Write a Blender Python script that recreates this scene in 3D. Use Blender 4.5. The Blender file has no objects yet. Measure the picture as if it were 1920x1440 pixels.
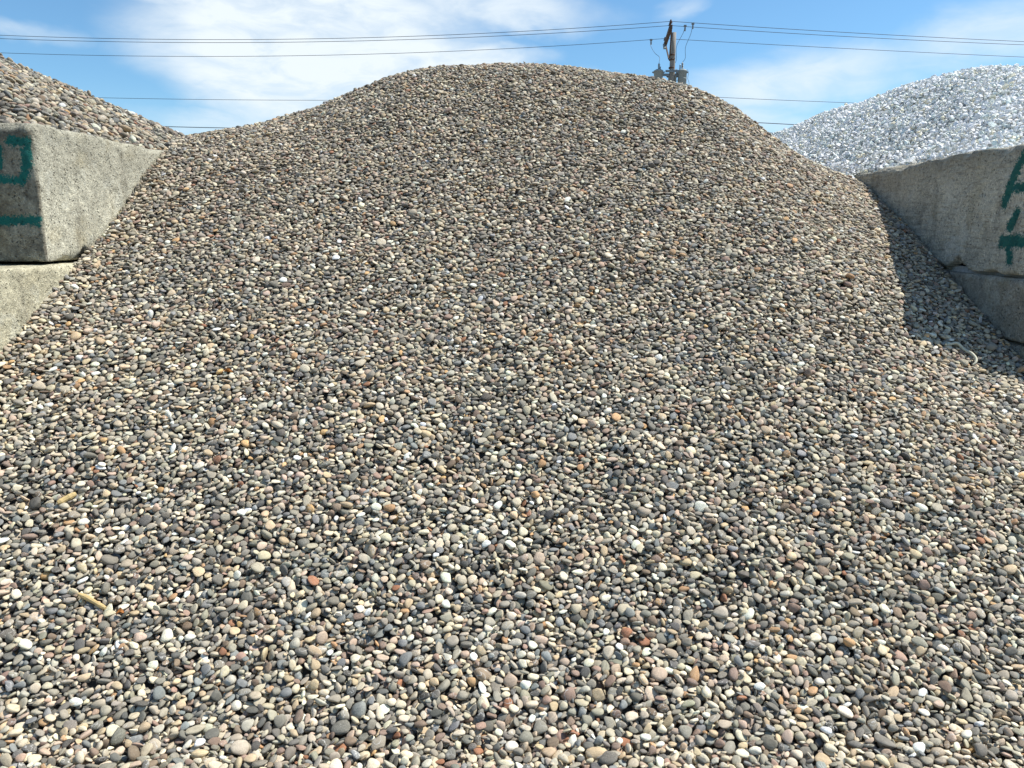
import bpy, math, random
import numpy as np
from mathutils import Vector, Matrix

S = bpy.context.scene
COL = S.collection
rng = np.random.default_rng(11)

# ------------------------------------------------------------------ camera
cam_d = bpy.data.cameras.new('camera')
cam_d.sensor_width = 36.0
cam_d.lens = 27.0
cam_d.clip_start = 0.05
cam_d.clip_end = 3000.0
cam = bpy.data.objects.new('camera', cam_d)
cam.location = (0, 0, 1.7)
cam.rotation_euler = (math.radians(90 - 11.387), 0, math.radians(1.56))
COL.objects.link(cam)
S.camera = cam

# ------------------------------------------------------------------ sun + exposure
SUN = Vector((0.69, 0.16, 1.0)).normalized()
SUN_EL = math.asin(SUN.z)
SUN_AZ = math.atan2(SUN.x, SUN.y)          # clockwise from +Y
sun_d = bpy.data.lights.new('sun', 'SUN')
sun_d.energy = 5.0
sun_d.angle = math.radians(0.55)
sun_d.color = (1.0, 0.955, 0.87)
sun = bpy.data.objects.new('sun', sun_d)
sun.rotation_euler = (-SUN).to_track_quat('-Z', 'Y').to_euler()
sun.location = (6, 2, 12)
COL.objects.link(sun)
S.view_settings.view_transform = 'Standard'
S.view_settings.look = 'None'
S.view_settings.exposure = 0.44
S.view_settings.gamma = 1.0
S.view_settings.use_curve_mapping = False


# ------------------------------------------------------------------ node helpers
class NT:
    def __init__(s, tree):
        s.t = tree
        s.n = tree.nodes
        s.l = tree.links
    def node(s, typ, **kw):
        n = s.n.new(typ)
        for k, v in kw.items():
            setattr(n, k, v)
        return n
    def put(s, sock, v):
        if isinstance(v, bpy.types.NodeSocket):
            s.l.new(v, sock)
        elif v is not None:
            sock.default_value = v
    def m(s, op, a, b=None, c=None, clamp=False):
        n = s.node('ShaderNodeMath', operation=op)
        n.use_clamp = clamp
        for i, v in enumerate((a, b, c)):
            s.put(n.inputs[i], v)
        return n.outputs[0]
    def v(s, op, a, b=None, out=0):
        n = s.node('ShaderNodeVectorMath', operation=op)
        s.put(n.inputs[0], a)
        if b is not None:
            s.put(n.inputs[3] if op == 'SCALE' else n.inputs[1], b)
        return n.outputs[out]
    def noise(s, vec, scale, detail=3.0, rough=0.55, dist=0.0, color=False):
        n = s.node('ShaderNodeTexNoise')
        s.put(n.inputs['Vector'], vec)
        n.inputs['Scale'].default_value = scale
        n.inputs['Detail'].default_value = detail
        n.inputs['Roughness'].default_value = rough
        n.inputs['Distortion'].default_value = dist
        return n.outputs[1 if color else 0]
    def vor(s, vec, scale, feature='F1', out=0):
        n = s.node('ShaderNodeTexVoronoi', feature=feature)
        s.put(n.inputs['Vector'], vec)
        n.inputs['Scale'].default_value = scale
        return n.outputs[out]
    def mr(s, x, a, b, c=0.0, d=1.0, smooth=True):
        n = s.node('ShaderNodeMapRange')
        n.interpolation_type = 'SMOOTHSTEP' if smooth else 'LINEAR'
        n.clamp = True
        s.put(n.inputs[0], x)
        for i, q in enumerate((a, b, c, d)):
            s.put(n.inputs[i + 1], q)
        return n.outputs[0]
    def mix(s, f, a, b, blend='MIX'):
        n = s.node('ShaderNodeMix', data_type='RGBA', blend_type=blend)
        s.put(n.inputs[0], f)
        s.put(n.inputs[6], a if isinstance(a, bpy.types.NodeSocket) else (*a, 1))
        s.put(n.inputs[7], b if isinstance(b, bpy.types.NodeSocket) else (*b, 1))
        return n.outputs[2]
    def scale_col(s, col, f):
        return s.v('SCALE', col, f)
    def mapping(s, vec, loc=(0, 0, 0), rot=(0, 0, 0), scale=(1, 1, 1), typ='POINT'):
        n = s.node('ShaderNodeMapping')
        n.vector_type = typ
        s.put(n.inputs[0], vec)
        n.inputs[1].default_value = loc
        n.inputs[2].default_value = rot
        n.inputs[3].default_value = scale
        return n.outputs[0]
    def comb(s, x, y, z):
        n = s.node('ShaderNodeCombineXYZ')
        for i, q in enumerate((x, y, z)):
            s.put(n.inputs[i], q)
        return n.outputs[0]
    def sep(s, v):
        n = s.node('ShaderNodeSeparateXYZ')
        s.put(n.inputs[0], v)
        return n.outputs


def new_mat(name):
    m = bpy.data.materials.new(name)
    m.use_nodes = True
    m.node_tree.nodes.clear()
    t = NT(m.node_tree)
    out = t.node('ShaderNodeOutputMaterial')
    b = t.node('ShaderNodeBsdfPrincipled')
    t.l.new(b.outputs[0], out.inputs[0])
    return m, t, b


def bump(t, b, height, strength, dist):
    n = t.node('ShaderNodeBump')
    n.inputs['Strength'].default_value = strength
    n.inputs['Distance'].default_value = dist
    t.put(n.inputs['Height'], height)
    t.l.new(n.outputs[0], b.inputs['Normal'])


def lin(r, g, b):
    f = lambda c: (c / 255 / 12.92) if c / 255 <= 0.04045 else ((c / 255 + 0.055) / 1.055) ** 2.4
    return (f(r), f(g), f(b))


# ------------------------------------------------------------------ world: sky and thin cloud
W = bpy.data.worlds.new('World')
S.world = W
W.use_nodes = True
W.node_tree.nodes.clear()
w = NT(W.node_tree)
wo = w.node('ShaderNodeOutputWorld')
bg = w.node('ShaderNodeBackground')
bg.inputs['Strength'].default_value = 0.110
w.l.new(bg.outputs[0], wo.inputs[0])
sky = w.node('ShaderNodeTexSky')
sky.sky_type = 'NISHITA'
sky.sun_disc = False
sky.sun_elevation = SUN_EL
sky.sun_rotation = SUN_AZ
sky.altitude = 200
sky.air_density = 1.0
sky.dust_density = 0.3
sky.ozone_density = 2.5
tc = w.node('ShaderNodeTexCoord')
dv = w.v('NORMALIZE', tc.outputs['Generated'])
sx = w.sep(dv)
az = w.m('ARCTAN2', sx[0], sx[1])
el = w.m('ARCSINE', sx[2])
ae = w.comb(az, el, 0.0)
# streaky warp shared by the clouds
warp = w.noise(w.mapping(dv, scale=(1.0, 1.0, 2.2)), 5.0, 5.0, 0.55, 0.3, color=True)
wv = w.v('SCALE', w.v('SUBTRACT', warp, (0.5, 0.5, 0.5)), 0.16)
aew = w.v('ADD', ae, w.v('MULTIPLY', wv, (1.0, 0.55, 0.0)))


def cloud(caz, cel, ra, re, rot, soft0, soft1, strength):
    q = w.v('SUBTRACT', aew, (caz, cel, 0))
    q = w.mapping(q, rot=(0, 0, rot))
    q = w.v('MULTIPLY', q, (1 / ra, 1 / re, 0))
    d = w.v('LENGTH', q, out=1)
    return w.mr(d, soft1, soft0, 0.0, strength)


CL = [
    (-0.245, 0.178, 0.225, 0.102, 0.22, 0.62, 1.15, 1.0),    # big veil left of the crest
    (-0.33, 0.265, 0.30, 0.052, 0.16, 0.50, 1.15, 0.97),
    (-0.05, 0.250, 0.16, 0.028, 0.05, 0.25, 1.2, 0.80),
    (-0.10, 0.190, 0.13, 0.028, -0.05, 0.35, 1.15, 0.92),
    (-0.385, 0.122, 0.12, 0.022, 0.0, 0.1, 1.2, 0.62),
    (-0.57, 0.205, 0.10, 0.014, 0.0, 0.0, 1.2, 0.45),
    (0.300, 0.165, 0.170, 0.040, -0.10, 0.15, 1.15, 0.78),
    (0.255, 0.130, 0.10, 0.018, 0.05, 0.10, 1.15, 0.60),
    (0.50, 0.200, 0.17, 0.032, -0.15, 0.10, 1.2, 0.62),
    (0.17, 0.262, 0.035, 0.016, -0.4, 0.0, 1.2, 0.42),
    (0.09, 0.178, 0.030, 0.014, 0.0, 0.0, 1.2, 0.22),
]
tot = None
for c in CL:
    o = cloud(*c)
    tot = o if tot is None else w.m('MAXIMUM', tot, o)
# the same thin cloud goes on over the rest of the sky
far = w.noise(w.mapping(dv, loc=(3.1, 1.7, 0.4), scale=(1.0, 1.0, 2.6)), 2.2, 6.0, 0.55, 0.4)
front = w.mr(w.m('ABSOLUTE', az), 0.62, 0.95, 0.0, 1.0)
high = w.mr(el, 0.30, 0.42, 0.0, 1.0)
elsewhere = w.m('MAXIMUM', front, high)
tot = w.m('MAXIMUM', tot, w.m('MULTIPLY', elsewhere, w.mr(far, 0.50, 0.72, 0.0, 0.75)))
fine = w.noise(w.mapping(dv, scale=(1.0, 1.0, 3.0)), 14.0, 6.0, 0.6, 0.5)
tot = w.m('MULTIPLY', tot, w.mr(fine, 0.25, 0.65, 0.66, 1.06), clamp=True)
haze_low = w.mr(el, 0.17, 0.05, 0.0, 0.22)
tot = w.m('MAXIMUM', tot, haze_low)
skyc = w.v('MULTIPLY', sky.outputs[0], (0.68, 0.94, 1.04))
cc = w.mix(tot, skyc, (6.0, 6.6, 7.0))
w.l.new(cc, bg.inputs['Color'])


# ------------------------------------------------------------------ numeric noise
def vnoise(P, scale, seed=0):
    P = np.asarray(P, float) * scale
    I = np.floor(P).astype(np.int64)
    F = P - I
    F = F * F * (3 - 2 * F)
    def h(i, j, k):
        n = (i * 73856093) ^ (j * 19349663) ^ (k * 83492791) ^ (seed * 2654435761)
        n = (n ^ (n >> 13)) * 1274126177
        n = n & 0x7fffffff
        n = (n ^ (n >> 16)) & 0xffffff
        return n / float(0xffffff)
    r = 0
    for a in (0, 1):
        for b in (0, 1):
            for c in (0, 1):
                wgt = (F[:, 0] if a else 1 - F[:, 0]) * (F[:, 1] if b else 1 - F[:, 1]) * (F[:, 2] if c else 1 - F[:, 2])
                r = r + wgt * h(I[:, 0] + a, I[:, 1] + b, I[:, 2] + c)
    return r * 2 - 1


def fbm(P, scale, octs=4, seed=0, gain=0.5):
    r, a = 0, 1.0
    for i in range(octs):
        r = r + a * vnoise(P, scale * 2 ** i, seed + i * 7)
        a *= gain
    return r


# ------------------------------------------------------------------ pile surfaces (metres)
def pch(xs, ys, x):
    xs = np.array(xs, float); ys = np.array(ys, float)
    d = np.diff(ys) / np.diff(xs); m = np.zeros(len(xs)); m[0] = d[0]; m[-1] = d[-1]
    for i in range(1, len(xs) - 1):
        m[i] = 0 if d[i - 1] * d[i] <= 0 else 2 * d[i - 1] * d[i] / (d[i - 1] + d[i])
    x = np.clip(x, xs[0], xs[-1]); i = np.clip(np.searchsorted(xs, x) - 1, 0, len(xs) - 2)
    h = xs[i + 1] - xs[i]; t = (x - xs[i]) / h
    return (2*t**3-3*t**2+1)*ys[i] + (t**3-2*t**2+t)*h*m[i] + (-2*t**3+3*t**2)*ys[i+1] + (t**3-t**2)*h*m[i+1]


COLX = np.array([-2.8, -1.9, -1.1, 0., 1.0, 1.7, 2.3, 2.9])
YS = [1.0, 2.2, 2.6, 3.0, 3.5, 4.0, 5.0, 6.0, 6.6, 7.0, 7.5, 8.2, 9.5]
Z = np.array([
 [.0, .08, .28, .53, .83, 1.14, 1.69, 2.27, 2.46, 2.50, 2.47, 2.3, 1.9],
 [.0, .03, .20, .43, .75, 1.06, 1.70, 2.34, 2.62, 2.73, 2.72, 2.5, 1.9],
 [.0, .01, .14, .37, .69, 1.01, 1.69, 2.40, 2.84, 3.06, 3.11, 2.9, 2.1],
 [.0, .0, .12, .35, .66, .98, 1.67, 2.38, 2.83, 3.06, 3.15, 3.0, 2.2],
 [.0, .0, .12, .34, .64, .96, 1.64, 2.33, 2.75, 2.97, 3.06, 2.90, 2.2],
 [.0, .0, .10, .31, .60, .90, 1.55, 2.21, 2.57, 2.76, 2.81, 2.58, 2.0],
 [.0, .0, .07, .27, .53, .80, 1.36, 1.91, 2.19, 2.33, 2.38, 2.26, 1.9],
 [.0, .0, .05, .23, .45, .68, 1.16, 1.64, 1.91, 2.08, 2.21, 2.27, 2.0]])


def zmain0(x, y):
    sh = x.shape; x = x.ravel(); y = y.ravel()
    c = np.array([pch(YS, Z[i], y) for i in range(len(COLX))])
    x = np.clip(x, COLX[0], COLX[-1]); n = len(COLX)
    i = np.clip(np.searchsorted(COLX, x) - 1, 0, n - 2)
    a, b = np.maximum(i - 1, 0), np.minimum(i + 2, n - 1)
    h = COLX[i + 1] - COLX[i]; t = (x - COLX[i]) / h; I = np.arange(x.size)
    p0, p1, p2, p3 = c[a, I], c[i, I], c[i + 1, I], c[b, I]
    m1 = (p2 - p0) / (COLX[i + 1] - COLX[a]); m2 = (p3 - p1) / (COLX[b] - COLX[i])
    r = (2*t**3-3*t**2+1)*p1 + (t**3-2*t**2+t)*h*m1 + (-2*t**3+3*t**2)*p2 + (t**3-t**2)*h*m2
    return r.reshape(sh)


def lump(x, y, seed, amp, sc=1.6):
    P = np.stack([x.ravel(), y.ravel(), 0 * x.ravel()], 1)
    return (fbm(P, sc, 3, seed) * amp).reshape(x.shape)


def zmain(x, y):
    z = zmain0(x, y) + lump(x, y, 77, .030, .8) * np.clip((y - 2) / 4, 0, 1) - .66 * np.maximum(x - 2.95, 0)      # spills outward where the wall ends
    return np.maximum(z, 0) + lump(x, y, 3, 0.018)


def smin(a, b, k):
    h = np.clip(.5 + .5 * (b - a) / k, 0, 1)
    return b * (1 - h) + a * h - k * h * (1 - h)


def zleft(x, y):
    side = 2.275 + .53 * (-2.88 - x)
    front = 2.31 + .62 * (y - 4.70) + .12 * (-2.9 - x)
    cap = 3.40 - .10 * (x + 5.2) ** 2 - .06 * (y - 7) ** 2
    front = np.where(y < 4.7, 2.31 + .84 * (y - 4.7) + .12 * (-2.9 - x), front)
    z = smin(side, front, .25); z = smin(z, cap, .40)
    z = smin(z, 2.9 - .55 * (y - 8.2), .5)
    edge = zmain0(np.full_like(x, -2.8), y) - .60 * np.abs(x + 2.8)
    edge = np.where(y > 6.0, edge, -9)
    z = np.maximum(z, edge)
    s2 = 1.46 + .8 * (-3.64 - x) + 1.9 * np.maximum(y - 4.3, 0)
    s3 = .70 + .8 * (-3.64 - x) + 1.4 * np.maximum(y - 2.7, 0)
    z = np.where((y < 4.75) & (x < -3.5), np.minimum(z, np.minimum(s2, s3)), z)
    return z + lump(x, y, 21, 0.02)


def zwhite(x, y):
    side = 2.22 + .665 * (x - 3.03) + .185 * np.maximum(y - 6.9, 0)
    front = 2.26 + .46 * (y - 5.0) + .1 * (x - 3)
    front = np.where(y < 5.0, 2.26 + .72 * (y - 5.0) + .1 * (x - 3), front)
    side = np.where(y < 4.75, np.minimum(side, .90 * (x - 3.45) + 1.25 * np.maximum(y - 3.1, 0)), side)
    cap = 3.29 - .003 * np.minimum(x - 7.0, 0) ** 2 - .09 * (y - 8.8) ** 2
    z = smin(side, front, .3); z = smin(z, cap, .22)
    z = smin(z, 3.5 - .5 * (y - 10.4), .5)
    return np.where((x < 2.95) & (y < 7.2), np.minimum(z, zmain0(x, y) - .25), z) + lump(x, y, 31, 0.03)


# ------------------------------------------------------------------ dropping stones one on another
def pack(zfn, x0, x1, y0, y1, cell, passes, okfn, floorfn=None, depth=0.055, tilt=0.30, seed=1, vary=None):
    """Lets stones (ellipsoids) fall on the surface; each comes to rest on those below it."""
    r = np.random.default_rng(seed)
    nx = int((x1 - x0) / cell); ny = int((y1 - y0) / cell)
    X, Y = np.meshgrid(x0 + np.arange(nx) * cell, y0 + np.arange(ny) * cell, indexing='ij')
    base = zfn(X, Y)
    gx, gy = np.gradient(base, cell)
    H = (base - depth).astype(np.float32)
    if floorfn is not None:
        H = floorfn(X, Y, H)
    res = []
    for (T, kr, K, rounds, sizefn, cap) in passes:
        ker = np.arange(-kr, kr + 1)
        KX, KY = np.meshgrid(ker * cell, ker * cell, indexing='ij')
        for _ in range(rounds):
            ox, oy = r.integers(0, T, 2)
            tx = np.arange(ox, nx - T, T); ty = np.arange(oy, ny - T, T)
            TX, TY = np.meshgrid(tx, ty, indexing='ij'); TX = TX.ravel(); TY = TY.ravel()
            N = TX.size
            ix = TX[:, None] + kr + r.integers(0, T - 2 * kr, (N, K))
            iy = TY[:, None] + kr + r.integers(0, T - 2 * kr, (N, K))
            a, b, c = sizefn(r, N)
            mxi, myi = TX + T // 2, TY + T // 2
            tl = tilt
            if vary is not None:
                fs, ft = vary(X[mxi, myi], Y[mxi, myi])
                a, b, c = a * fs, b * fs, c * fs
                tl = (tilt * ft)[:, None]
            n = np.stack([-gx[mxi, myi] * .55, -gy[mxi, myi] * .55, np.ones(N)], 1)
            n /= np.linalg.norm(n, axis=1)[:, None]
            n += r.normal(0, 1, (N, 3)) * tl; n /= np.linalg.norm(n, axis=1)[:, None]
            t = r.normal(0, 1, (N, 3)); t[:, 0] *= 1.25
            t -= (t * n).sum(1)[:, None] * n; t /= np.linalg.norm(t, axis=1)[:, None]
            s = np.cross(n, t)
            R = np.stack([t, s, n], 2)                       # columns: long, middle, short axis
            D = np.stack([1 / a**2, 1 / b**2, 1 / c**2], 1)
            M = np.einsum('nij,nj,nkj->nik', R, D, R)
            A = M[:, 2, 2][:, None, None]
            B = M[:, 0, 2][:, None, None] * KX + M[:, 1, 2][:, None, None] * KY
            C = (M[:, 0, 0][:, None, None] * KX**2 + 2 * M[:, 0, 1][:, None, None] * KX * KY
                 + M[:, 1, 1][:, None, None] * KY**2 - 1)
            disc = B * B - A * C
            ins = disc > 0
            sq = np.sqrt(np.where(ins, disc, 0))
            bot = np.where(ins, (-B - sq) / A, 1e3).astype(np.float32)
            top = np.where(ins, (-B + sq) / A, -1e3).astype(np.float32)
            best = np.full(N, 1e9); bz = np.zeros(N); bi = np.zeros((N, 2), int)
            for k in range(K):
                gi = ix[:, k][:, None, None] + ker[None, :, None]
                gj = iy[:, k][:, None, None] + ker[None, None, :]
                zc = (H[gi, gj] - bot).max((1, 2))
                sc = zc - base[ix[:, k], iy[:, k]]
                okk = okfn(X[ix[:, k], iy[:, k]], Y[ix[:, k], iy[:, k]], base[ix[:, k], iy[:, k]], b)
                sc = np.where(okk, sc, 1e8)
                u = sc < best
                best = np.where(u, sc, best); bz = np.where(u, zc, bz)
                bi[u, 0] = ix[u, k]; bi[u, 1] = iy[u, k]
            g = (best < 1e7) & (best + .5 * c < cap + r.normal(0, .2, N) * b + r.exponential(.16, N) * b)
            bz = bz - 0.12 * c
            gi = bi[:, 0][:, None, None] + ker[None, :, None]
            gj = bi[:, 1][:, None, None] + ker[None, None, :]
            cur = H[gi, gj]
            new = np.maximum(cur, (bz[:, None, None] + top).astype(np.float32))
            H[gi, gj] = np.where(g[:, None, None], new, cur)
            px = X[bi[:, 0], bi[:, 1]]; py = Y[bi[:, 0], bi[:, 1]]
            res.append((np.stack([px, py, bz], 1)[g], R[g], np.stack([a, b, c], 1)[g], bi[g]))
    P = np.concatenate([q[0] for q in res]); R = np.concatenate([q[1] for q in res])
    ABC = np.concatenate([q[2] for q in res]); BI = np.concatenate([q[3] for q in res])
    hf = H[BI[:, 0], BI[:, 1]]
    keep = P[:, 2] + ABC[:, 2] > hf - 0.05
    buried = hf - (P[:, 2] + ABC[:, 2])
    def query(x, y):
        i = int(round((x - x0) / cell)); j = int(round((y - y0) / cell))
        return float(H[i - 1:i + 2, j - 1:j + 2].max())
    return P[keep], R[keep], ABC[keep], buried[keep], query


def sizes(med, sig, lo, hi, flat=(0.36, 0.78)):
    def f(r, n):
        a = np.clip(med * np.exp(r.normal(0, sig, n)), lo, hi)
        b = a * r.uniform(.54, .95, n)
        c = b * r.uniform(flat[0], flat[1], n)
        return a, b, c
    return f


# ------------------------------------------------------------------ stone shapes
def ico(sub):
    import bmesh
    bm = bmesh.new()
    bmesh.ops.create_icosphere(bm, subdivisions=sub, radius=1.0)
    v = np.array([q.co[:] for q in bm.verts]); f = [[q.index for q in p.verts] for p in bm.faces]
    bm.free()
    return v, f


def mesh_of(name, v, f, mat=None, smooth=True):
    me = bpy.data.meshes.new(name)
    me.from_pydata([tuple(q) for q in v], [], [tuple(q) for q in f])
    me.update()
    if smooth:
        me.polygons.foreach_set('use_smooth', np.ones(len(me.polygons), bool))
    if mat:
        me.materials.append(mat)
    return me


def river_shape(i, sub, mat):
    r = np.random.default_rng(100 + i)
    v, f = ico(sub)
    p = r.uniform(1.7, 2.9)
    d = v / (np.sum(np.abs(v) ** p, axis=1) ** (1 / p))[:, None]
    d[:, 0] *= 1 + r.uniform(-.30, .30) * d[:, 1]          # wedge
    d[:, 1] *= 1 + r.uniform(-.42, .42) * d[:, 0]
    d[:, 2] *= 1 + r.uniform(-.25, .25) * d[:, 0] + r.uniform(-.18, .18) * d[:, 2]
    d *= (1 + 0.10 * vnoise(v + 7 * i, 1.1, 5) + 0.04 * vnoise(v + 3 * i, 2.6, 9))[:, None]
    ncut = [0, 1, 2, 3, 4, 7][i % 6]
    for _ in range(ncut):                                   # worn fracture faces
        n = r.normal(0, 1, 3); n /= np.linalg.norm(n)
        o = r.uniform(.52, .86)
        s = d @ n - o
        d = d - np.where(s > 0, s * 0.93, 0)[:, None] * n
    return mesh_of('river_pebble_shape', d, f, mat)


def crushed_shape(i, mat):
    import bmesh
    r = np.random.default_rng(500 + i)
    n = r.integers(11, 16)
    q = r.normal(0, 1, (n, 3)); q /= np.linalg.norm(q, axis=1)[:, None]
    q *= r.uniform(.85, 1.12, (n, 1))
    bm = bmesh.new()
    for c in q:
        bm.verts.new(c)
    bmesh.ops.convex_hull(bm, input=bm.verts)
    loose = [x for x in bm.verts if not x.link_faces]
    bmesh.ops.delete(bm, geom=loose, context='VERTS')
    me = bpy.data.meshes.new('crushed_stone_shape')
    bm.to_mesh(me); bm.free()
    me.materials.append(mat)
    return me


# ------------------------------------------------------------------ materials
def stone_material(name, kind):
    m, t, b = new_mat(name)
    at = t.node('ShaderNodeAttribute', attribute_type='INSTANCER', attribute_name='tint')
    ar = t.node('ShaderNodeAttribute', attribute_type='INSTANCER', attribute_name='seedval')
    col = at.outputs['Color']; rnd = ar.outputs['Fac']
    tcn = t.node('ShaderNodeTexCoord')
    off = t.comb(t.m('MULTIPLY', rnd, 91.7), t.m('MULTIPLY', rnd, 47.3), t.m('MULTIPLY', rnd, 13.1))
    p = t.v('ADD', tcn.outputs['Object'], off)
    big = t.noise(p, 1.3, 3.0)
    fine = t.noise(p, 7.0, 4.0, 0.65)
    f = t.m('MULTIPLY', t.mr(big, .3, .7, .84, 1.14, False), t.mr(fine, .3, .7, .86, 1.14, False))
    c = t.scale_col(col, f)
    if kind == 'river':
        # granite-like specks on some stones
        k1 = t.m('FRACT', t.m('MULTIPLY', rnd, 17.0))
        sp = t.noise(p, 11.0, 2.0, 0.7)
        dark = t.m('MULTIPLY', t.mr(sp, .56, .66), t.mr(k1, .55, .95, 0.0, .75))
        c = t.mix(dark, c, t.scale_col(col, 0.35))
        lite = t.m('MULTIPLY', t.mr(sp, .42, .33), t.mr(k1, .60, .95, 0.0, .6))
        c = t.mix(lite, c, (0.55, 0.53, 0.47))
        # quartz veins on a few
        k2 = t.m('FRACT', t.m('MULTIPLY', rnd, 31.0))
        band = t.m('ABSOLUTE', t.m('SUBTRACT', t.noise(p, 0.9, 1.5, 0.4), 0.5))
        vein = t.m('MULTIPLY', t.mr(band, .022, .008), t.mr(k2, .74, .86, 0.0, .8))
        c = t.mix(vein, c, (0.62, 0.60, 0.55))
        # layered sandstone
        k3 = t.m('FRACT', t.m('MULTIPLY', rnd, 53.0))
        wz = t.sep(p)[2]
        lay = t.m('SINE', t.m('ADD', t.m('MULTIPLY', wz, 16.0), t.m('MULTIPLY', big, 9.0)))
        c = t.mix(t.m('MULTIPLY', t.mr(lay, .2, .9), t.mr(k3, .82, .92, 0.0, .45)), c, t.scale_col(col, 0.55))
        # dry dust lodged in the pores
        c = t.mix(t.mr(t.noise(p, 3.2, 5.0, 0.7), .54, .72, 0.0, .28), c, (0.42, 0.39, 0.33))
        b.inputs['Roughness'].default_value = 0.72
        b.inputs['Specular IOR Level'].default_value = 0.35
        h = t.m('ADD', t.m('MULTIPLY', fine, 0.6), t.m('MULTIPLY', t.noise(p, 18.0, 2.0), 0.4))
        bump(t, b, h, 0.35, 0.22)
    else:
        gr = t.noise(t.mapping(p, rot=(.6, .3, 0), scale=(1, 1, 3.0)), 1.6, 4.0, 0.6, 0.6)
        k1 = t.m('FRACT', t.m('MULTIPLY', rnd, 17.0))
        c = t.mix(t.m('MULTIPLY', t.mr(gr, .50, .66), t.mr(k1, .4, .95, .0, .6)), c, (0.50, 0.55, 0.58))
        b.inputs['Roughness'].default_value = 0.9
        b.inputs['Specular IOR Level'].default_value = 0.2
        bump(t, b, fine, 0.4, 0.2)
    t.put(b.inputs['Base Color'], c)
    return m


M_RIVER = stone_material('river_stone', 'river')
M_WHITE = stone_material('crushed_marble', 'white')


def simple_mat(name, col, rough=0.8, metal=0.0, nscale=20.0, var=0.25, bstr=0.0, stretch=(1, 1, 1)):
    m, t, b = new_mat(name)
    tcn = t.node('ShaderNodeTexCoord')
    p = t.mapping(tcn.outputs['Object'], scale=stretch)
    n = t.noise(p, nscale, 4.0, 0.6)
    t.put(b.inputs['Base Color'], t.scale_col(t.mix(0.0, col, col), t.mr(n, .25, .75, 1 - var, 1 + var, False)))
    b.inputs['Roughness'].default_value = rough
    b.inputs['Metallic'].default_value = metal
    if bstr:
        bump(t, b, n, bstr, 0.004)
    return m


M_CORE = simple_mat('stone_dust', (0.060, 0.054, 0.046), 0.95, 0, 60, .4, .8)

M_WCORE = simple_mat('marble_dust', (0.42, 0.43, 0.42), 0.95, 0, 60, .3, .8)


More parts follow.
